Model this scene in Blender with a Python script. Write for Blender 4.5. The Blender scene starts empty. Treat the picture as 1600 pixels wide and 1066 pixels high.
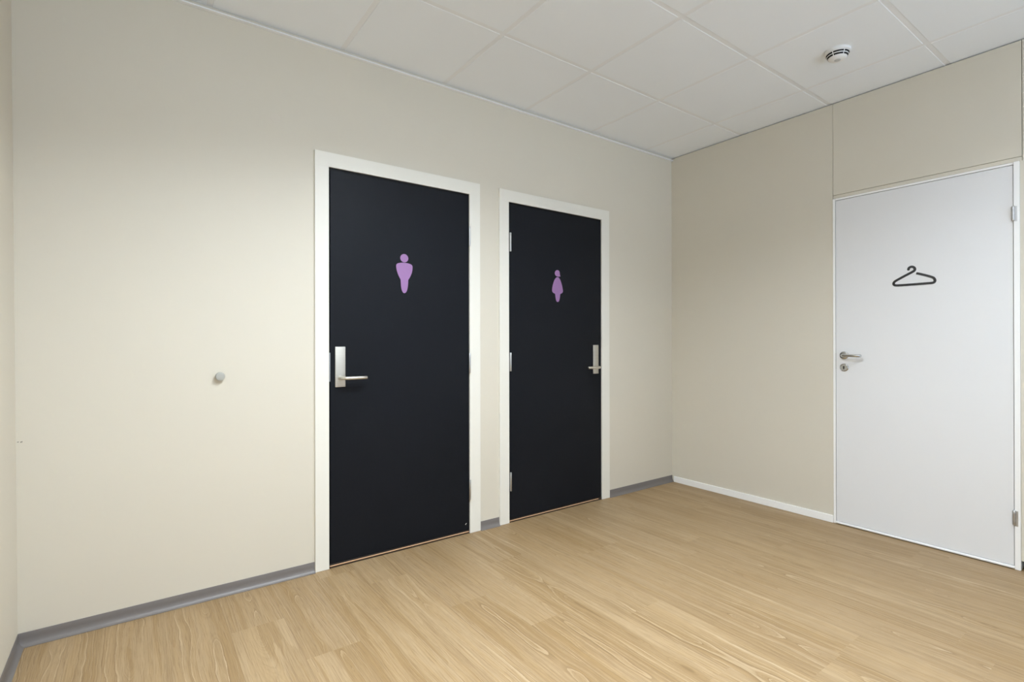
import bpy, bmesh, math, random
from mathutils import Vector, Matrix
random.seed(7)
sc = bpy.context.scene
COL = sc.collection
PI = math.pi

# ------------------------------------------------------------------ materials
def srgb(r, g, b):
    f = lambda c: c / 12.92 if c <= .04045 else ((c + .055) / 1.055) ** 2.4
    return (f(r / 255), f(g / 255), f(b / 255), 1)

class NT:
    def __init__(self, name):
        self.m = bpy.data.materials.new(name); self.m.use_nodes = True
        self.t = self.m.node_tree; self.b = self.t.nodes['Principled BSDF']
    def n(self, typ, **kw):
        x = self.t.nodes.new(typ)
        for k, v in kw.items(): setattr(x, k, v)
        return x
    def l(self, a, b): self.t.links.new(a, b)
    def inp(self, sock, v):
        if isinstance(v, bpy.types.NodeSocket): self.l(v, sock)
        else: sock.default_value = v
    def math(self, op, a, b=0.0, c=0.0):
        x = self.n('ShaderNodeMath', operation=op)
        for i, v in enumerate((a, b, c)): self.inp(x.inputs[i], v)
        return x.outputs[0]
    def vec(self, a, b, c):
        x = self.n('ShaderNodeCombineXYZ')
        for i, v in enumerate((a, b, c)): self.inp(x.inputs[i], v)
        return x.outputs[0]
    def noise(self, v, scale=1.0, detail=2.0, rough=.5):
        x = self.n('ShaderNodeTexNoise'); self.l(v, x.inputs['Vector'])
        x.inputs['Scale'].default_value = scale; x.inputs['Detail'].default_value = detail
        x.inputs['Roughness'].default_value = rough
        return x.outputs['Fac']
    def mix(self, fac, a, b, blend='MIX'):
        x = self.n('ShaderNodeMix', data_type='RGBA', blend_type=blend)
        self.inp(x.inputs[0], fac); self.inp(x.inputs[6], a); self.inp(x.inputs[7], b)
        return x.outputs[2]
    def ramp(self, fac, stops):
        x = self.n('ShaderNodeValToRGB'); self.l(fac, x.inputs[0])
        e = x.color_ramp.elements
        while len(e) < len(stops): e.new(.5)
        for q, (p, c) in zip(e, stops): q.position = p; q.color = c if len(c) == 4 else (*c, 1)
        return x.outputs[0]
    def bump(self, h, strength, dist=.001):
        x = self.n('ShaderNodeBump'); self.l(h, x.inputs['Height'])
        x.inputs['Strength'].default_value = strength; x.inputs['Distance'].default_value = dist
        self.l(x.outputs[0], self.b.inputs['Normal'])

def paint(name, col, rough=.6, var=.03, bump=.12, scale=220, metallic=0, spec=.5):
    k = NT(name); tc = k.n('ShaderNodeTexCoord').outputs['Object']
    big = k.noise(tc, 1.7, 3)
    c2 = tuple(max(0, v * (1 - var * 2)) for v in col[:3]) + (1,)
    k.l(k.mix(big, col, c2), k.b.inputs['Base Color'])
    k.b.inputs['Roughness'].default_value = rough
    k.b.inputs['Metallic'].default_value = metallic
    k.b.inputs['Specular IOR Level'].default_value = spec
    if bump: k.bump(k.noise(tc, scale, 2), bump, .0006)
    return k.m

def metal(name, col, rough=.3, stretch=(4, 4, 400), amt=.12):
    k = NT(name); tc = k.n('ShaderNodeTexCoord').outputs['Object']
    mp = k.n('ShaderNodeMapping'); k.l(tc, mp.inputs[0]); mp.inputs['Scale'].default_value = stretch
    g = k.noise(mp.outputs[0], 1, 3)
    d = tuple(v * (1 - amt) for v in col[:3]) + (1,)
    k.l(k.mix(g, col, d), k.b.inputs['Base Color'])
    k.b.inputs['Metallic'].default_value = 1
    k.l(k.math('MULTIPLY_ADD', g, .12, rough - .06), k.b.inputs['Roughness'])
    return k.m

LAMP_COL = (.85, .93, 1, 1); LAMP_S = (265, 275, 125)
SKY_COL = (.76, .88, 1, 1); LOWFILL_COL = (.66, .81, 1, 1); SKY_S = .5; LOWFILL_S = 4.4  # dim sky, and an added cool glow from below the horizon
M = {}
M['wall'] = paint('wall_paint_beige', (.645, .607, .520, 1), .62, .015, .10)
M['gap'] = paint('dark_gap', (.03, .028, .025, 1), .9, 0, 0)
M['wood_strip'] = paint('worn_bare_wood', srgb(205, 165, 130), .6, .12, .1)
M['thresh'] = paint('dark_stained_threshold', (.022, .014, .010, 1), .5, .1, .1)
M['casing'] = paint('casing_offwhite_paint', (.765, .750, .690, 1), .42, .012, .04)
M['white'] = paint('door_white_paint', (.745, .750, .765, 1), .38, .012, .03)
M['white_frame'] = paint('frame_white_paint', (.88, .88, .875, 1), .38, .01, .03)
M['black'] = paint('door_blue_black_laminate', (.0080, .0092, .0122, 1), .50, .06, .05, 300, 0, .10)
M['blackframe'] = paint('frame_black_paint', (.004, .004, .0045, 1), .6, .05, .05, 220, 0, .15)
M['vinyl'] = paint('vinyl_cove_grey', (.165, .150, .143, 1), .42, .03, .05)
M['steel'] = metal('satin_nickel', (.74, .71, .64, 1), .36)
M['steel2'] = metal('brushed_plate_nickel', (.62, .60, .55, 1), .50)
M['chrome'] = metal('polished_chrome', (.58, .58, .58, 1), .20, (60, 60, 60), .05)
M['greysteel'] = metal('zinc_hinge_grey', (.58, .58, .59, 1), .42)
M['hinge'] = metal('hinge_bright_steel', (.60, .61, .62, 1), .34)
M['rubber'] = paint('grey_cap', (.40, .40, .37, 1), .5, .03, .05)
M['lilac'] = paint('lilac_vinyl_film', srgb(146, 108, 157), .45, .02, .02)
M['ink'] = paint('black_vinyl_film', (.008, .008, .008, 1), .45, .02, .02)
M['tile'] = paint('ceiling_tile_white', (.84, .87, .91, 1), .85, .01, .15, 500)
M['grid'] = paint('ceiling_grid_white', (.805, .815, .835, 1), .5, .0, 0)
M['plastic'] = paint('white_plastic', (.78, .78, .78, 1), .35, .0, 0)
M['plasticgrey'] = paint('grey_plastic', (.5, .5, .5, 1), .4, .0, 0)
M['slot'] = paint('black_slot', (.004, .004, .004, 1), .8, 0, 0)

def opal(name, strength):
    k = NT(name)
    k.b.inputs['Base Color'].default_value = (.9, .9, .9, 1)
    k.b.inputs['Emission Color'].default_value = LAMP_COL
    k.b.inputs['Emission Strength'].default_value = strength
    M[name] = k.m
opal('opal_a', LAMP_S[0]); opal('opal_b', LAMP_S[1]); opal('opal_fill', LAMP_S[2])

k = NT('fill_window_glass')
_tr = k.n('ShaderNodeBsdfTransparent'); _gl = k.n('ShaderNodeBsdfGlossy'); _mx = k.n('ShaderNodeMixShader')
_gl.inputs['Roughness'].default_value = .02; _mx.inputs[0].default_value = .06
k.l(_tr.outputs[0], _mx.inputs[1]); k.l(_gl.outputs[0], _mx.inputs[2])
k.l(_mx.outputs[0], k.t.nodes['Material Output'].inputs['Surface'])
M['pane'] = k.m

def floor_mat():
    k = NT('oak_vinyl_planks')
    uv = k.n('ShaderNodeUVMap', uv_map='plank').outputs[0]
    s = k.n('ShaderNodeSeparateXYZ'); k.l(uv, s.inputs[0]); u, v = s.outputs[0], s.outputs[1]
    at = k.n('ShaderNodeVertexColor', layer_name='plank_random')
    c = k.n('ShaderNodeSeparateColor'); k.l(at.outputs[0], c.inputs[0])
    tone, s1, s2 = c.outputs[0], c.outputs[1], c.outputs[2]
    m = k.math
    z1 = m('MULTIPLY', s1, 91.0); z2 = m('MULTIPLY', s2, 57.0)
    N = lambda fu, fv, zz, d=2, ro=.5: k.noise(k.vec(m('MULTIPLY', u, fu), m('MULTIPLY', v, fv), zz), 1, d, ro)
    C = lambda x: m('SUBTRACT', x, .5)
    warp = C(N(9.0, 3.2, z1, 2, .5))
    drift = C(N(.6, 1.8, z2, 1, .5))
    X = m('ADD', m('ADD', u, m('MULTIPLY', C(s2), .11)), m('MULTIPLY', warp, .045))
    Z = m('ADD', m('MULTIPLY', drift, .20), m('MULTIPLY', warp, .02))
    r = m('SQRT', m('ADD', m('MULTIPLY', X, X), m('MULTIPLY', Z, Z)))
    jag = C(N(70.0, 16.0, z1, 3, .65))
    rj = m('ADD', r, m('MULTIPLY', jag, .0060))
    # growth rings of uneven width, read off the trunk radius: abrupt dark edge, slow fade, pale rim
    ph = m('ADD', m('MULTIPLY', rj, 44.0), m('MULTIPLY', k.noise(k.vec(m('MULTIPLY', rj, 40.0), z2, 0.0), 1, 1, .5), 2.4))
    t = m('FRACT', ph)
    shade = m('SUBTRACT', 1.0, t)                                  # tone inside each ring
    thin = k.ramp(t, [(.03, (1, 1, 1)), (.16, (0, 0, 0))])         # its dark edge
    wide = k.ramp(k.noise(k.vec(m('MULTIPLY', rj, 30.0), z1, 5.0), 1, 1), [(.40, (.2, .2, .2)), (.60, (1, 1, 1))])
    pale = m('MULTIPLY', k.ramp(t, [(.80, (0, 0, 0)), (.93, (1, 1, 1))]), wide)
    t2 = m('FRACT', m('MULTIPLY', ph, 4.0))                        # closer rings in the flanks
    close = k.ramp(t2, [(.0, (1, 1, 1)), (.45, (0, 0, 0))])
    pores = N(520.0, 11.0, z1, 2, .6)
    fine = N(230.0, 3.5, z2, 3, .65)
    band = N(13.0, .55, z1, 2, .5)
    streak = k.noise(k.vec(m('MULTIPLY', X, 34.0), m('MULTIPLY', v, .7), z2), 1, 4, .6)
    cloud = N(7.0, 1.3, z1, 2, .5)
    fig = k.ramp(N(4.0, 1.2, z2, 1), [(.38, (.12, .12, .12)), (.56, (1, 1, 1))])
    base = k.mix(tone, FL_DARK, FL_LIGHT)
    g2 = lambda f, a, b: k.ramp(f, [(a, (0, 0, 0)), (b, (1, 1, 1))])
    base = k.mix(m('MULTIPLY', g2(band, .40, .62), .55), base, FL_LIGHT)
    base = k.mix(m('MULTIPLY', g2(band, .52, .34), .55), base, FL_OCHRE)
    col = k.mix(m('MULTIPLY', g2(streak, .42, .70), .26), base, FL_BROWN)
    col = k.mix(m('MULTIPLY', g2(streak, .48, .28), .22), col, FL_PALE)
    col = k.mix(m('MULTIPLY', g2(cloud, .45, .7), .45), col, FL_OCHRE)
    col = k.mix(m('MULTIPLY', m('MULTIPLY', shade, fig), .48), col, FL_OCHRE)
    col = k.mix(m('MULTIPLY', m('MULTIPLY', thin, fig), .38), col, FL_BROWN)
    col = k.mix(m('MULTIPLY', close, .20), col, FL_BROWN)
    col = k.mix(m('MULTIPLY', m('MULTIPLY', pale, fig), .70), col, FL_PALE)
    col = k.mix(m('MULTIPLY', g2(fine, .48, .68), .32), col, FL_BROWN)
    col = k.mix(m('MULTIPLY', g2(pores, .53, .68), .40), col, FL_BROWN)
    # narrow seams
    edge = m('SUBTRACT', .1, m('ABSOLUTE', u))
    seam = m('LESS_THAN', edge, .0006)
    col = k.mix(m('MULTIPLY', seam, .45), col, FL_SEAM)
    k.l(col, k.b.inputs['Base Color'])
    k.l(m('MULTIPLY_ADD', pores, .15, .42), k.b.inputs['Roughness'])
    k.b.inputs['Specular IOR Level'].default_value = .35
    k.bump(m('ADD', pores, m('MULTIPLY', seam, -2.0)), .10, .0006)
    return k.m
FL_DARK = (0.292, 0.194, 0.098, 1); FL_LIGHT = (0.397, 0.281, 0.153, 1); FL_BROWN = (0.155, 0.093, 0.041, 1)
FL_OCHRE = (0.262, 0.167, 0.072, 1); FL_PALE = (0.490, 0.378, 0.245, 1); FL_SEAM = (0.155, 0.093, 0.050, 1)
M['floor'] = floor_mat()

# ------------------------------------------------------------------ mesh helpers
def box(bm, x0, x1, y0, y1, z0, z1, bev=0.0, seg=2):
    r = bmesh.ops.create_cube(bm, size=1)
    vs = r['verts']
    for v in vs:
        v.co = Vector((x0 if v.co.x < 0 else x1, y0 if v.co.y < 0 else y1, z0 if v.co.z < 0 else z1))
    if bev:
        es = list({e for v in vs for e in v.link_edges})
        bmesh.ops.bevel(bm, geom=es, offset=bev, segments=seg, affect='EDGES', profile=.5)

def lathe(bm, prof, mat=Matrix(), n=48):
    """prof: (radius, height) list, spun round local z"""
    rings = []
    for r, h in prof:
        if r < 1e-6: rings.append([bm.verts.new(mat @ Vector((0, 0, h)))])
        else: rings.append([bm.verts.new(mat @ Vector((r * math.cos(2*PI*i/n), r * math.sin(2*PI*i/n), h))) for i in range(n)])
    for a, b in zip(rings, rings[1:]):
        for i in range(n):
            j = (i + 1) % n
            if len(a) == 1 and len(b) == 1: continue
            if len(a) == 1: bm.faces.new((a[0], b[i], b[j]))
            elif len(b) == 1: bm.faces.new((a[i], a[j], b[0]))
            else: bm.faces.new((a[i], a[j], b[j], b[i]))

def tube(bm, pts, rads, n=16, flat=1.0, cap_round=True):
    """swept tube along a path; the ends are closed with small domes"""
    pts = [Vector(p) for p in pts]
    if not isinstance(rads, (list, tuple)): rads = [rads] * len(pts)
    rads = list(rads)
    tans = []
    for i in range(len(pts)):
        a = pts[max(0, i-1)]; b = pts[min(len(pts)-1, i+1)]
        tans.append((b - a).normalized())
    if cap_round:
        d0, d1 = tans[0], tans[-1]; r0, r1 = rads[0], rads[-1]
        pre = [(pts[0] - d0 * r0 * .35 * math.sin(t), r0 * math.cos(t)) for t in (1.45, 1.0, .5)]
        post = [(pts[-1] + d1 * r1 * .35 * math.sin(t), r1 * math.cos(t)) for t in (.5, 1.0, 1.45)]
        pts = [p for p, _ in pre] + pts + [p for p, _ in post]
        tans = [d0]*3 + tans + [d1]*3
        rads = [r for _, r in pre] + rads + [r for _, r in post]
    up = Vector((0, 0, 1)); rings = []
    for p, t, r in zip(pts, tans, rads):
        s = t.cross(up)
        s = s.normalized() if s.length > 1e-4 else Vector((1, 0, 0))
        w = s.cross(t).normalized()
        rings.append([bm.verts.new(p + s*r*math.cos(2*PI*i/n) + w*r*flat*math.sin(2*PI*i/n)) for i in range(n)])
    for a, b in zip(rings, rings[1:]):
        for i in range(n): bm.faces.new((a[i], a[(i+1) % n], b[(i+1) % n], b[i]))
    bm.faces.new(rings[0][::-1]); bm.faces.new(rings[-1])

def smooth_loop(pts, it=2):
    for _ in range(it):
        q = []
        for i, p in enumerate(pts):
            a = pts[(i+1) % len(pts)]
            q += [(p[0]*.75 + a[0]*.25, p[1]*.75 + a[1]*.25), (p[0]*.25 + a[0]*.75, p[1]*.25 + a[1]*.75)]
        pts = q
    return pts

def prism(bm, pts3, d):
    """outline extruded by the vector d"""
    a = [bm.verts.new(p) for p in pts3]; b = [bm.verts.new(Vector(p) + Vector(d)) for p in pts3]
    bm.faces.new(a); bm.faces.new(b[::-1])
    for i in range(len(a)):
        j = (i + 1) % len(a); bm.faces.new((a[i], b[i], b[j], a[j]))

def obj(name, bm, mat, parent=None, smooth=False):
    bmesh.ops.recalc_face_normals(bm, faces=bm.faces)
    me = bpy.data.meshes.new(name); bm.to_mesh(me); bm.free()
    if mat is not None: me.materials.append(M[mat])
    if smooth:
        for p in me.polygons: p.use_smooth = True
        me.set_sharp_from_angle(angle=math.radians(38))
    o = bpy.data.objects.new(name, me); COL.objects.link(o)
    if parent is not None:
        o.parent = parent
        w = Vector()
        q = parent
        while q: w += q.location; q = q.parent
        me.transform(Matrix.Translation(-w))
    return o

def empty(name, loc, label, cat, group=None, kind=None):
    o = bpy.data.objects.new(name, None); o.empty_display_size = .05; COL.objects.link(o); o.location = loc
    return tag(o, label, cat, group, kind)

def tag(o, label, cat, group=None, kind=None):
    o['label'] = label; o['category'] = cat
    if group: o['group'] = group
    if kind: o['kind'] = kind
    return o

def part(name, mat, parent, fn, smooth=False, label=None):
    bm = bmesh.new(); fn(bm)
    o = obj(name, bm, mat, parent, smooth)
    if label: o['label'] = label
    return o

def struct(name, mat, fn, label, cat, smooth=False):
    bm = bmesh.new(); fn(bm)
    return tag(obj(name, bm, mat, None, smooth), label, cat, None, 'structure')

# ------------------------------------------------------------------ measures (metres)
YA = .012            # paint face of the toilet wall
HC = 2.678           # ceiling
XL, TILT = -3.9645, -.0075     # left wall foot and its slight lean
YF = -4.60           # wall behind the camera
ZT = 2.051           # black door opening top

# ------------------------------------------------------------------ setting
def wallA(bm):
    x0, x1 = -4.10, .10
    ops = [(-2.838, -1.932, 2.088), (-1.707, -.800, 2.088)]
    xs = x0
    for a, b, h in ops:
        box(bm, xs, a, YA, .13, 0, HC + .05)
        box(bm, a, b, YA, .13, h, HC + .05)
        xs = b
    box(bm, xs, x1, YA, .13, 0, HC + .05)
struct('wall_back', 'wall', wallA, 'beige painted wall with the two black toilet doors', 'wall')

M['patch'] = paint('filler_patch_paint', (.640, .600, .520, 1), .7, 0, .05)
_wa = bpy.data.objects['wall_back']
part('filled_hole', 'patch', _wa, lambda bm: lathe(bm, [(.024, .0), (.022, .0006), (0, .0007)], Matrix.Translation((-3.0555, YA + .0002, 2.241)) @ Matrix.Rotation(PI/2, 4, 'X'), 24), label='faint round filled hole high on the wall')
def scuff(bm):
    for x, z, w_, h_ in ((-3.9640, .7800, .0035, .0018), (-3.9560, .7785, .0016, .0032), (-3.9530, .7795, .0014, .0036)):
        prism(bm, [(x - w_, YA + .0002, z), (x, YA + .0002, z + h_), (x + w_, YA + .0002, z + .0005), (x, YA + .0002, z - h_*.6)], (0, -.0006, 0))
part('scuff_mark', 'gap', _wa, scuff, label='small dark scuff near the left corner')

def wallB(bm):
    g = .0011
    F, Bk = 0.0, .10
    top = HC - .006
    segs = [(.0122, -1.2170)]
    for a, b in segs: box(bm, F, Bk, b, a, 0, top, .0008, 1)
    box(bm, F, Bk, -2.0905, -1.2170 - 2*g, 2.0880, top, .0008, 1)       # panel over the white door
    box(bm, F, Bk, -2.0905, -1.2170 - 2*g, 2.0655, 2.0880 - 2*g, .0008, 1)  # fillet strip
    box(bm, F - .002, Bk, -2.110, -2.0836, .050, 2.0655, .0008, 1)     # panel right of the door
    box(bm, F - .0015, Bk, YF, -2.110 - g, .0, 2.0655, .0008, 1)
    box(bm, F - .001, Bk, YF, -2.0905 - 2*g, 2.0655, top, .0008, 1)
struct('wall_right', 'wall', wallB, 'beige panelled wall with the white cloakroom door', 'wall')
def wallBback(bm): box(bm, .102, .14, YF, .13, 0, HC + .05)
struct('trim_1', 'gap', wallBback, 'dark backing behind the seams of the panelled wall', 'trim')

def wallL(bm):
    a = [(XL, YF, 0), (XL, YA + .03, 0), (XL + TILT*2.75, YA + .03, 2.75), (XL + TILT*2.75, YF, 2.75)]
    prism(bm, a, (-.12, 0, 0))
struct('wall_left', 'wall', wallL, 'beige side wall at the left edge', 'wall')
WX0, WX1, WZ0, WZ1 = -3.55, -.25, .30, 2.45       # unseen window added behind the viewer to let in fill light
def wallF(bm):
    y0, y1 = YF - .15, YF
    box(bm, -4.15, WX0, y0, y1, 0, HC + .05); box(bm, WX1, .14, y0, y1, 0, HC + .05)
    box(bm, WX0, WX1, y0, y1, 0, WZ0); box(bm, WX0, WX1, y0, y1, WZ1, HC + .05)
struct('wall_front', 'wall', wallF, 'beige wall behind the viewer with a wide opening added for fill light', 'wall')
def fill_winframe(bm):
    y0, y1 = YF - .10, YF - .04
    for x0, x1 in ((WX0, WX0 + .05), (WX1 - .05, WX1), (-1.93, -1.87)): box(bm, x0, x1, y0, y1, WZ0, WZ1, .003, 1)
    for z0, z1 in ((WZ0, WZ0 + .05), (WZ1 - .05, WZ1)): box(bm, WX0 + .05, WX1 - .05, y0, y1, z0, z1)
fill_win = struct('fill_window_1', 'white_frame', fill_winframe, 'wide white framed window added behind the viewer for fill light', 'window')
part('fill_window_pane', 'pane', fill_win, lambda bm: box(bm, WX0 + .05, WX1 - .05, YF - .075, YF - .069, WZ0 + .05, WZ1 - .05))

# floor: one mesh, one face per plank, planks run away from the toilet wall
def build_floor():
    me = bpy.data.meshes.new('floor'); bm = bmesh.new()
    uvl = bm.loops.layers.uv.new('plank'); cl = bm.loops.layers.float_color.new('plank_random')
    joints = {9: [-1.198], 8: [-1.85], 5: [-2.08], 3: [-1.208], 4: [-1.458], 12: [-.695], 10: [-.43], 15: [-.715],
              11: [-1.02], 13: [-.28], 14: [-1.30], 7: [-.62], 6: [-.98], 2: [-.55], 1: [-1.70], 16: [-.36], 17: [-1.1], 18: [-.7], 19: [-.9]}
    tones = {(12, -1): .05, (11, 0): .75, (9, 0): .9, (9, -1): .4, (8, 0): .95, (8, -1): .30, (5, -1): .55, (15, -1): .25}
    L = 1.22
    for row in range(0, 21):
        xb = .1 - .2*row; xa = xb - .2                    # row covers [xa, xb]
        j0 = joints.get(row, [-.6])[0]
        ys = sorted([j0 + L*i for i in range(-5, 6)])
        for a, b in zip(ys, ys[1:]):
            lo, hi = max(a, YF - .1), min(b, .13)
            if hi - lo < .001: continue
            idx = -round((j0 - b) / L) - 0
            t = tones.get((row, idx), random.uniform(.3, .9)); s1, s2 = random.random(), random.random()
            vs = [bm.verts.new(p) for p in ((xa, lo, 0), (xb, lo, 0), (xb, hi, 0), (xa, hi, 0))]
            f = bm.faces.new(vs)
            for lp, (uu, vv) in zip(f.loops, ((-.1, lo - a), (.1, lo - a), (.1, hi - a), (-.1, hi - a))):
                lp[uvl].uv = (uu, vv); lp[cl] = (t, s1, s2, 1)
    bm.to_mesh(me); bm.free(); me.materials.append(M['floor'])
    o = bpy.data.objects.new('floor', me); COL.objects.link(o)
    tag(o, 'light oak plank floor', 'floor', None, 'structure')
build_floor()

# ceiling: lay-in tiles, with the grid bars as a part
GX = [-.332 - .6*i for i in range(-1, 8)]; GY = [.0036 - .6*i for i in range(0, 9)]
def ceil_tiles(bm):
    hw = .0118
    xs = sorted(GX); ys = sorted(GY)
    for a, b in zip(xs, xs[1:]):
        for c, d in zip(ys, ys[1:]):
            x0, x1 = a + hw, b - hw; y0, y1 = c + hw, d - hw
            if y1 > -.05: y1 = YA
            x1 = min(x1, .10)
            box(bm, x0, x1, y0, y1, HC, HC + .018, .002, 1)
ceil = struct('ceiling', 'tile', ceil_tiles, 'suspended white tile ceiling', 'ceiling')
def ceil_grid(bm):
    for x in GX:
        if x < .1: box(bm, x - .012, x + .012, YF - .05, YA, HC + .0012, HC + .03)
    for y in GY[1:]: box(bm, -4.15, .1, y - .012, y + .012, HC + .0014, HC + .03)
part('ceiling_grid', 'grid', ceil, ceil_grid)
def ceil_slab(bm): box(bm, -4.2, .14, YF - .1, .13, HC + .06, HC + .1)
part('ceiling_slab', 'gap', ceil, ceil_slab)

# white angle along the top of the toilet wall
def trimA(bm):
    box(bm, -4.02, -.001, -.009, YA, 2.6515, 2.6575, .0008, 1)
struct('trim_2', 'grid', trimA, 'thin white angle trim between the ceiling and the toilet wall', 'trim')

# baseboards
def cove(bm, axis, a, b, base, sgn, h=.052, proj=.019):
    prof = [(0, 0), (0, h), (.0015, h), (.0025, h - .002), (.0030, .030), (.0042, .021), (.0075, .012), (.0125, .0055), (proj, .0018), (proj, 0)]
    P = []
    for d, z in prof:
        P.append((a, base + sgn*d, z) if axis == 'x' else (base + sgn*d, a, z))
    prism(bm, P, ((b - a), 0, 0) if axis == 'x' else (0, (b - a), 0))
def baseA(bm):
    cove(bm, 'x', -3.964, -2.874, YA, -1)
    cove(bm, 'x', -1.889, -1.746, YA, -1)
    cove(bm, 'x', -.7535, -.001, YA, -1)
struct('baseboard_back', 'vinyl', baseA, 'grey coved vinyl skirting along the toilet wall', 'baseboard', True)
def baseL(bm): cove(bm, 'y', YF, YA - .0005, XL, 1)
struct('baseboard_left', 'vinyl', baseL, 'grey coved vinyl skirting along the left wall', 'baseboard', True)
def baseB(bm):
    box(bm, -.009, -.0002, -1.2165, -.010, .0005, .047, .0015, 2)
    box(bm, -.0055, .03, -2.60, -2.0945, .0005, .048, .0015, 2)
struct('baseboard_right', 'white_frame', baseB, 'low white wooden skirting under the panelled wall', 'baseboard')

# ------------------------------------------------------------------ black toilet doors
def hinge(parent, x, z0, z1, y=-.0045, r=.0062):
    h = part('hinge', 'hinge', parent, lambda bm: (
        lathe(bm, [(0, z0), (r*.8, z0), (r, z0 + .002), (r, (z0+z1)/2 - .001), (r*.85, (z0+z1)/2 - .0005), (r*.85, (z0+z1)/2 + .0005),
                   (r, (z0+z1)/2 + .001), (r, z1 - .002), (r*.8, z1), (0, z1)], Matrix.Translation((x, y, 0)), 20)), True)
    return h

def black_door(name, xo0, xi0, xi1, xo1, hand, label, zo):
    """hand +1: hinges on the right, lever on the left; -1 mirrored"""
    root = empty(name, ((xi0 + xi1)/2, YA, 0), label, 'door', None, 'structure')
    zi = 2.0537
    part('casing_board', 'casing', root, lambda bm: box(bm, xo0, xi0, 0, YA + .001, .001, zi, .0006, 2))
    part('casing_board', 'casing', root, lambda bm: box(bm, xi1, xo1, 0, YA + .001, .001, zi, .0006, 2))
    part('casing_board', 'casing', root, lambda bm: box(bm, xo0, xo1, 0, YA + .001, zi, zo, .0006, 2))
    def frame(bm):
        box(bm, xi0 - .030, xi0 + .0055, .010, .11, .001, 2.075)
        box(bm, xi1 - .0055, xi1 + .030, .010, .11, .001, 2.075)
        box(bm, xi0 - .030, xi1 + .030, .010, .11, zi - .0125, 2.085)
    part('door_frame', 'blackframe', root, frame)
    lx0, lx1 = xi0 + .0072, xi1 - .0062
    part('door_leaf', 'black', root, lambda bm: box(bm, lx0, lx1, .004, .044, .0235, zi - .0140, .0018, 2))
    th = part('threshold', 'thresh', root, lambda bm: box(bm, xi0 + .001, xi1 - .001, .0060, .10, .001, .0215, .001, 1))
    part('worn_edge', 'wood_strip', th, lambda bm: box(bm, xi0 + .004, xi1 - .004 - (.03 if hand < 0 else 0), .0035, .012, .0085, .0150, .0015, 2),
         label='bare worn wood along the edge of the dark threshold')
    hx = (xi1 - .0030) if hand > 0 else (xi0 + .0085)
    for a, b in ((1.7365, 1.856), (.9705, 1.089), (.2050, .3245)):
        hinge(root, hx, a, b)
    # lock plate and lever
    px = (-2.7474 if hand > 0 else -.8982)
    sx = hand
    def plate(bm):
        box(bm, px - .0265, px + .0265, -.0030, .0042, .926, 1.1345, .0022, 3)
    pl = part('lock_plate', 'steel2', root, plate, True)
    def seam(bm): box(bm, px - .0262, px + .0262, -.00335, .0042, .9815, .9828)
    part('plate_seam', 'steel', pl, seam)
    for dx in (-.019, .019):
        for z in (.936, 1.124):
            part('screw', 'greysteel', pl, lambda bm: lathe(bm, [(0, .0008), (.0026, .0006), (.003, 0), (.003, -.002)],
                 Matrix.Translation((px + dx, -.0031, z)) @ Matrix.Rotation(PI/2, 4, 'X'), 14), True)
    z = .9735
    rose = part('lever_rose', 'steel', root, lambda bm: lathe(bm, [(.0125, 0), (.0125, .0035), (.0105, .0055), (0, .0055)],
                Matrix.Translation((px, -.003, z)) @ Matrix.Rotation(PI/2, 4, 'X'), 28), True)
    def lever(bm):
        pts = [(px, -.004, z), (px, -.020, z)]
        R = .022
        for i in range(0, 9):
            t = PI/2 * i / 8
            pts.append((px + sx*(R - R*math.cos(t)), -.030 - R*math.sin(t), z))
        pts += [(px + sx*.06, -.0525, z), (px + sx*.09, -.0525, z), (px + sx*.122, -.0515, z)]
        tube(bm, pts, .0092, 20)
    part('lever_handle', 'steel', root, lever, True)
    # strike plate in the gap on the lock side
    sxp = xi0 + .0052 if hand > 0 else xi1 - .0050
    part('strike_plate', 'greysteel', root, lambda bm: box(bm, sxp - .0022, sxp + .0022, .0045, .03, .956, 1.104, .0008, 1))
    return root

d1 = black_door('door_1', -2.8728, -2.8040, -1.9661, -1.8902, 1, 'blue-black flush toilet door with the man pictogram and lever on its left', 2.1276)
d2 = black_door('door_2', -1.7452, -1.6726, -.8341, -.7544, -1, 'blue-black flush toilet door with the woman pictogram, nearest the corner', 2.1276)
# paint chips and scuff low on the first door
def chip(bm):
    prism(bm, [(-1.9985, .0042, .060), (-1.990, .0042, .0665), (-1.9875, .0042, .0655), (-1.9955, .0042, .0560)], (0, -.0007, 0))
part('paint_chip', 'casing', d1, chip, label='small pale chip low on the door leaf')

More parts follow.
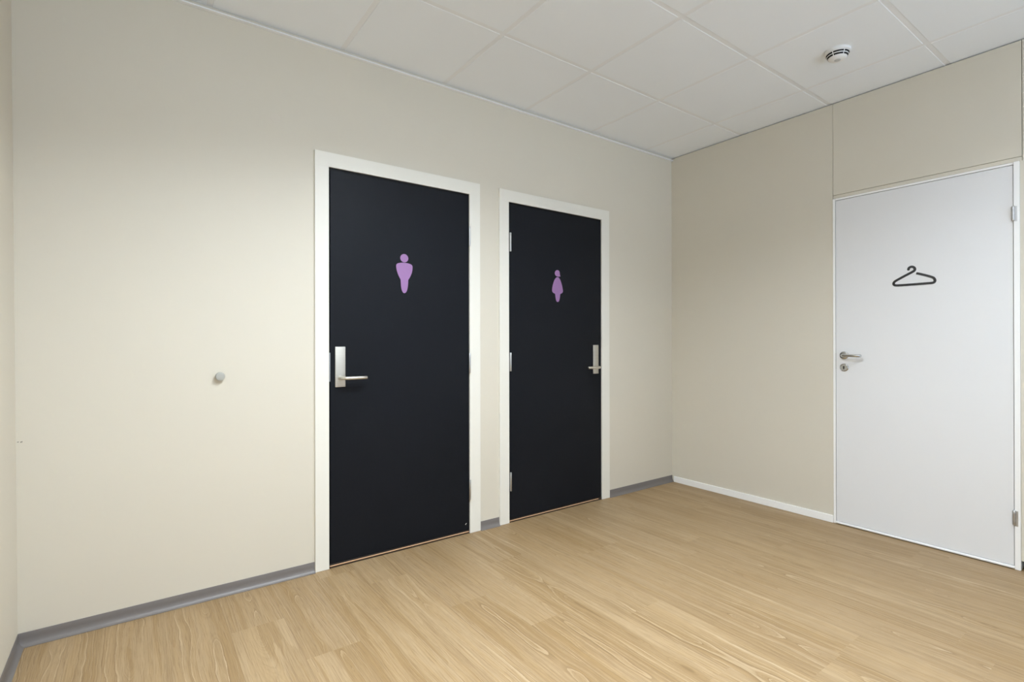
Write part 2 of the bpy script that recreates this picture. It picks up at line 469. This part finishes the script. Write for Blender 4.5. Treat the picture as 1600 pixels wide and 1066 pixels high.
# ------------------------------------------------------------------ pictograms on the black doors
def figure(name, label, head, body, kind):
    xs = [p[0] for p in body]; zs = [p[1] for p in body]
    cx, z0 = sum(xs)/len(xs), min(zs)
    root = empty(name, (cx, .004, z0), label, 'sign', 'lilac toilet pictograms')
    def mk(pts):
        q = smooth_loop(pts, 2)
        return lambda bm: prism(bm, [(x, .0041, z) for x, z in q], (0, -.0012, 0))
    part('pictogram_head', 'lilac', root, mk(head)); part('pictogram_body', 'lilac', root, mk(body))
cxm, czm = -2.3896, 1.6256
man_head = [(cxm + .0240*math.cos(2*PI*i/24), czm + .0232*math.sin(2*PI*i/24)) for i in range(24)]
man = [(-2.4379,1.5814),(-2.4354,1.5882),(-2.428,1.5942),(-2.412,1.5982),(-2.3941,1.6003),(-2.3725,1.5995),(-2.3544,1.5962),(-2.3441,1.5915),(-2.3398,1.5830),(-2.3405,1.5661),(-2.3435,1.549),(-2.3501,1.5330),(-2.3575,1.5180),(-2.3661,1.5062),(-2.3664,1.5035),(-2.3668,1.4901),(-2.368,1.4720),(-2.3709,1.4555),(-2.3757,1.4410),(-2.3829,1.4322),(-2.3895,1.4304),(-2.3962,1.4322),(-2.4030,1.4410),(-2.4075,1.4555),(-2.4100,1.4720),(-2.4111,1.4901),(-2.4114,1.5035),(-2.4118,1.5062),(-2.4199,1.5181),(-2.428,1.5350),(-2.4344,1.5535),(-2.4375,1.5700)]
whead = [(-1.2631,1.65),(-1.2517,1.6485),(-1.2435,1.6423),(-1.2403,1.6302),(-1.2395,1.6194),(-1.2350,1.6095),(-1.2338,1.6082),(-1.2346,1.6078),(-1.2416,1.6073),(-1.2498,1.6054),(-1.262,1.606),(-1.2742,1.6091),(-1.2823,1.6162),(-1.2855,1.6267),(-1.2822,1.6377),(-1.2741,1.6461)]
woman = [(-1.2608,1.6021),(-1.2498,1.5992),(-1.2375,1.587),(-1.2281,1.5691),(-1.2211,1.5509),(-1.2158,1.5326),(-1.2117,1.5131),(-1.2117,1.5033),(-1.2171,1.4958),(-1.2275,1.490),(-1.2365,1.488),(-1.2382,1.4724),(-1.2407,1.4568),(-1.2449,1.4427),(-1.2502,1.4341),(-1.2588,1.4307),(-1.2678,1.4333),(-1.2734,1.4414),(-1.2775,1.4551),(-1.2799,1.4703),(-1.2814,1.4870),(-1.2927,1.4893),(-1.3028,1.4943),(-1.3088,1.5025),(-1.3088,1.5148),(-1.3063,1.5333),(-1.3014,1.5489),(-1.2945,1.5677),(-1.2852,1.5853),(-1.273,1.5975)]
figure('restroom_sign', 'lilac broad-shouldered man pictogram stuck on the left black door', man_head, man, 'man')
figure('restroom_sign', 'lilac woman pictogram in a dress stuck on the right black door', whead, woman, 'woman')

# ------------------------------------------------------------------ white cloakroom door
d3 = empty('door_3', (0, -1.6467, 0), 'white flush cloakroom door with a black coat hanger sign', 'door', None, 'structure')
FX = -.0015
part('door_jamb', 'white_frame', d3, lambda bm: box(bm, FX - .002, .09, -1.2315, -1.2180, .001, 2.0640, .0012, 2))
part('door_jamb', 'white_frame', d3, lambda bm: box(bm, FX - .005, .09, -2.0830, -2.0600, .001, 2.0650, .0015, 2))
part('door_head', 'white_frame', d3, lambda bm: box(bm, FX, .09, -2.0590, -1.2322, 2.0530, 2.0645, .0012, 2))
part('door_gap', 'gap', d3, lambda bm: box(bm, .012, .06, -2.060, -1.2310, .001, 2.0535))
part('door_leaf', 'white', d3, lambda bm: box(bm, FX, .040, -2.0572, -1.2343, .0190, 2.0500, .0010, 2))
part('threshold', 'white_frame', d3, lambda bm: box(bm, -.010, .020, -2.0600, -1.2318, .0050, .0165, .003, 3), True)
for z0, z1 in ((1.767, 1.8405), (.2255, .300)):
    def hb(bm):
        r = .0075; q = (z1 - z0)
        prof = [(0, z0), (r*.7, z0), (r, z0 + .003)]
        for f in (.27, .73): prof += [(r, z0 + q*f - .0012), (r*.8, z0 + q*f - .0008), (r*.8, z0 + q*f + .0008), (r, z0 + q*f + .0012)]
        prof += [(r, z1 - .003), (r*.7, z1), (0, z1)]
        lathe(bm, prof, Matrix.Translation((-.0085, -2.0592, 0)), 24)
    h = part('hinge', 'greysteel', d3, hb, True)
    part('hinge_plate', 'greysteel', h, lambda bm: box(bm, -.0088, -.0060, -2.0735, -2.0600, z0 - .004, z1 - .002, .0008, 1))
RX = Matrix.Rotation(-PI/2, 4, 'Y')
ry, rz = -1.2815, 1.0690
part('handle_rose', 'chrome', d3, lambda bm: lathe(bm, [(.0255, 0), (.0255, .004), (.0235, .0075), (.019, .009), (.0125, .0095), (.0115, .018), (0, .018)],
     Matrix.Translation((-.0010, ry, rz)) @ RX, 40), True)
def lever3(bm):
    pts = [(-.010, ry, rz), (-.028, ry, rz)]
    R = .017
    for i in range(9):
        t = PI/2*i/8
        pts.append((-.030 - R*math.sin(t), ry - (R - R*math.cos(t)), rz))
    pts += [(-.048, ry - .04, rz), (-.050, ry - .065, rz - .0005), (-.050, ry - .085, rz - .001), (-.046, ry - .097, rz - .001), (-.038, ry - .103, rz - .001)]
    tube(bm, pts, [.0085]*11 + [.0082, .0088, .0094, .0094, .0092], 20, 1.0)
part('lever_handle', 'chrome', d3, lever3, True)
esc = part('keyhole_escutcheon', 'chrome', d3, lambda bm: lathe(bm, [(.0250, 0), (.0250, .003), (.0230, .0055), (.0205, .0062), (.0195, .0052), (0, .0052)],
     Matrix.Translation((-.0010, -1.2813, .9930)) @ RX, 40), True)
def keyhole(bm):
    cy, cz = -1.2800, .9965
    P = [(cy + .0050*math.cos(t), cz + .0050*math.sin(t)) for t in [(-.30 + 1.6*i/16)*PI for i in range(17)]]
    P += [(cy - .0032, cz - .0145), (cy + .0032, cz - .0145)]
    prism(bm, [(-.0061, y, z) for y, z in P], (-.0006, 0, 0))
part('keyhole', 'slot', esc, keyhole)
part('strike_plate', 'greysteel', d3, lambda bm: box(bm, -.0020, .02, -1.2340, -1.2308, .983, 1.083))

# black hanger pictogram on the white door
hang = [(-1.6173,1.5706),(-1.6183,1.5762),(-1.6221,1.5815),(-1.6279,1.5841),(-1.6345,1.5847),(-1.6411,1.5816),(-1.6458,1.5765),(-1.648,1.5693),(-1.6467,1.5631),(-1.6429,1.5589),(-1.6354,1.554),(-1.6182,1.5451),(-1.5951,1.533),(-1.5718,1.5202),(-1.554,1.5102),(-1.5471,1.5034),(-1.5441,1.4954),(-1.5465,1.4882),(-1.554,1.4835),(-1.5911,1.4823),(-1.6483,1.4824),(-1.7038,1.4826),(-1.7273,1.4824),(-1.7354,1.4852),(-1.7394,1.492),(-1.739,1.4998),(-1.7355,1.508),(-1.7274,1.515),(-1.7039,1.5258),(-1.6783,1.5364),(-1.6541,1.5450)]
def hanger(bm):
    P = [Vector((y, z)) for y, z in hang]
    for _ in range(2):                                      # Chaikin, ends kept
        Q = [P[0]]
        for a, b in zip(P, P[1:]): Q += [a*.75 + b*.25, a*.25 + b*.75]
        Q.append(P[-1]); P = Q
    w = .0066; x0, x1 = FX + .0001, FX - .0012
    Ls, Rs = [], []
    for i in range(len(P)):
        t = (P[min(i+1, len(P)-1)] - P[max(i-1, 0)]).normalized(); n = Vector((-t.y, t.x))
        Ls.append(P[i] + n*w); Rs.append(P[i] - n*w)
    t0 = (P[0] - P[1]).normalized(); a0 = math.atan2(t0.y, t0.x)
    cap = [P[0] + w*Vector((math.cos(a0 - PI/2 + PI*i/8), math.sin(a0 - PI/2 + PI*i/8))) for i in range(1, 8)]
    def q(a, b, c, d):
        f = [bm.verts.new((x1, *p)) for p in (a, b, c, d)]; g = [bm.verts.new((x0, *p)) for p in (a, b, c, d)]
        bm.faces.new(f); bm.faces.new(g[::-1])
        for i in range(4):
            j = (i+1) % 4
            bm.faces.new((f[i], g[i], g[j], f[j]))
    for i in range(len(P) - 1): q(Ls[i], Ls[i+1], Rs[i+1], Rs[i])
    loop = [Ls[0]] + cap[::-1] + [Rs[0]] if (cap[0] - Rs[0]).length < (cap[0] - Ls[0]).length else [Ls[0]] + cap + [Rs[0]]
    prism(bm, [(x1, *p) for p in loop], (x0 - x1, 0, 0))
    bmesh.ops.remove_doubles(bm, verts=bm.verts, dist=1e-6)
bm = bmesh.new(); hanger(bm)
tag(obj('cloakroom_sign', bm, 'ink'), 'black coat hanger pictogram stuck on the white door', 'sign')

# ------------------------------------------------------------------ door stop on the wall
ds = empty('door_stop', (-3.2915, YA, 1.0030), 'round grey metal door stop knob on the beige wall left of the doors', 'door stop')
RY = Matrix.Rotation(PI/2, 4, 'X')
part('stop_base', 'greysteel', ds, lambda bm: lathe(bm, [(.0150, -.001), (.0150, .010), (0, .010)], Matrix.Translation((-3.2915, YA, 1.0030)) @ RY, 36), True)
part('stop_cap', 'rubber', ds, lambda bm: lathe(bm, [(0, .008), (.0170, .008), (.0192, .0105), (.0192, .021), (.0180, .0235), (.0150, .0245), (0, .0248)], Matrix.Translation((-3.2915, YA, 1.0030)) @ RY, 40), True)

# ------------------------------------------------------------------ smoke detector
SX, SY = -.6290, -1.4985
sd = empty('smoke_detector', (SX, SY, HC), 'white round smoke detector on the ceiling above the white door', 'smoke detector')
T = Matrix.Translation((SX, SY, HC)) @ Matrix.Rotation(PI, 4, 'X')      # +h points down
part('detector_base', 'plastic', sd, lambda bm: lathe(bm, [(.0600, 0), (.0600, .011), (.0580, .0135), (.050, .0145), (0, .0145)], T, 56), True)
prof = [(.0535, .0145), (.0530, .017), (.0495, .0245), (.0455, .0335), (.0405, .0415), (.0340, .0460), (.0200, .0475), (0, .0475)]
part('detector_dome', 'plastic', sd, lambda bm: lathe(bm, prof, T, 56), True)
def rad(h):
    for (r0, h0), (r1, h1) in zip(prof, prof[1:]):
        if h0 <= h <= h1: return r0 + (r1 - r0)*(h - h0)/(h1 - h0)
for hA, hB in ((.0180, .0248), (.0290, .0362)):
    for kk in range(6):
        a0 = math.radians(60*kk + 7 - 62); a1 = a0 + math.radians(55)
        def slot(bm):
            ring = []
            for i in range(13):
                a = a0 + (a1 - a0)*i/12
                pr = []
                for h, e in ((hA, .0006), (hB, .0006), (hB, -.002), (hA, -.002)):
                    r = rad(h) + e
                    pr.append(bm.verts.new(T @ Vector((r*math.cos(a), r*math.sin(a), h))))
                ring.append(pr)
            for p, q in zip(ring, ring[1:]):
                for j in range(4): bm.faces.new((p[j], p[(j+1) % 4], q[(j+1) % 4], q[j]))
            bm.faces.new(ring[0]); bm.faces.new(ring[-1][::-1])
        part('vent_slot', 'slot', sd, slot)
part('test_button', 'plasticgrey', sd, lambda bm: lathe(bm, [(.0150, .0470), (.0145, .0490), (.0115, .0505), (.0105, .0498), (0, .0498)], T, 32), True)

# ------------------------------------------------------------------ ceiling lamps (above and behind the view), the last an added fill
def lamp(x, y, label, glow):
    r = empty('ceiling_lamp', (x, y, HC), label, 'lamp', 'round can ceiling lamps')
    Tl = Matrix.Translation((x, y, HC)) @ Matrix.Rotation(PI, 4, 'X')
    part('lamp_housing', 'plastic', r, lambda bm: lathe(bm, [(0, 0), (.180, 0), (.180, .096), (.176, .100), (.164, .100), (.160, .096), (.160, .012), (0, .012)], Tl, 56), True)
    part('lamp_diffuser', glow, r, lambda bm: lathe(bm, [(.158, .0125), (.155, .015), (.10, .0165), (0, .0170)], Tl, 56), True)
lamp(-2.432, -1.496, 'round white can ceiling lamp in front of the toilet doors', 'opal_a')
lamp(-3.032, -2.096, 'round white can ceiling lamp nearest the left wall', 'opal_b')
lamp(-1.232, -2.696, 'added round white can fill lamp nearest the white cloakroom door', 'opal_fill')  # added to brighten the right corner and the white door

# ------------------------------------------------------------------ world, camera, view
w = bpy.data.worlds.new('world'); sc.world = w; w.use_nodes = True
wt = w.node_tree; bgn = wt.nodes['Background']            # dim sky; bright cool lower half added to light the ceiling
tcw = wt.nodes.new('ShaderNodeTexCoord'); sx = wt.nodes.new('ShaderNodeSeparateXYZ'); rm = wt.nodes.new('ShaderNodeMapRange')
wt.links.new(tcw.outputs['Generated'], sx.inputs[0]); wt.links.new(sx.outputs[2], rm.inputs[0])
rm.inputs[1].default_value = -.04; rm.inputs[2].default_value = .04
mxw = wt.nodes.new('ShaderNodeMix'); mxw.data_type = 'RGBA'
wt.links.new(rm.outputs[0], mxw.inputs[0])
mxw.inputs[6].default_value = tuple(c*LOWFILL_S for c in LOWFILL_COL[:3]) + (1,)
mxw.inputs[7].default_value = tuple(c*SKY_S for c in SKY_COL[:3]) + (1,)
wt.links.new(mxw.outputs[2], bgn.inputs[0]); bgn.inputs[1].default_value = 1.0

pl = bpy.data.lights.new('fill_window_portal', 'AREA'); pl.shape = 'RECTANGLE'; pl.size = WX1 - WX0; pl.size_y = WZ1 - WZ0  # samples the world through the added window
pl.cycles.is_portal = True
po = bpy.data.objects.new('fill_window_portal', pl); COL.objects.link(po)
po.location = ((WX0 + WX1)/2, YF - .02, (WZ0 + WZ1)/2); po.rotation_euler = (PI/2, 0, 0)

cam = bpy.data.cameras.new('camera'); co = bpy.data.objects.new('camera', cam); COL.objects.link(co)
R3 = Vector((0.80830114, -0.58876621, -0.0019)); U3 = Vector((4.17109304e-04, -2.65442990e-03, 9.99996390e-01)); F3 = Vector((0.58876913, 0.80829902, 0.0019))
mt = Matrix((R3, U3, -F3)).transposed().to_4x4(); mt.translation = Vector((-3.6069, -2.6863, 1.1571))
co.matrix_world = mt
cam.sensor_fit = 'HORIZONTAL'; cam.sensor_width = 36; cam.lens = 810.3523/1600*36
cam.clip_start = .02
sc.camera = co
sc.cycles.max_bounces = 12; sc.cycles.diffuse_bounces = 8
vs = sc.view_settings
sc.display_settings.display_device = 'sRGB'
vs.view_transform = 'Standard'; vs.look = 'None'; vs.gamma = 1; vs.exposure = .10; vs.use_curve_mapping = False
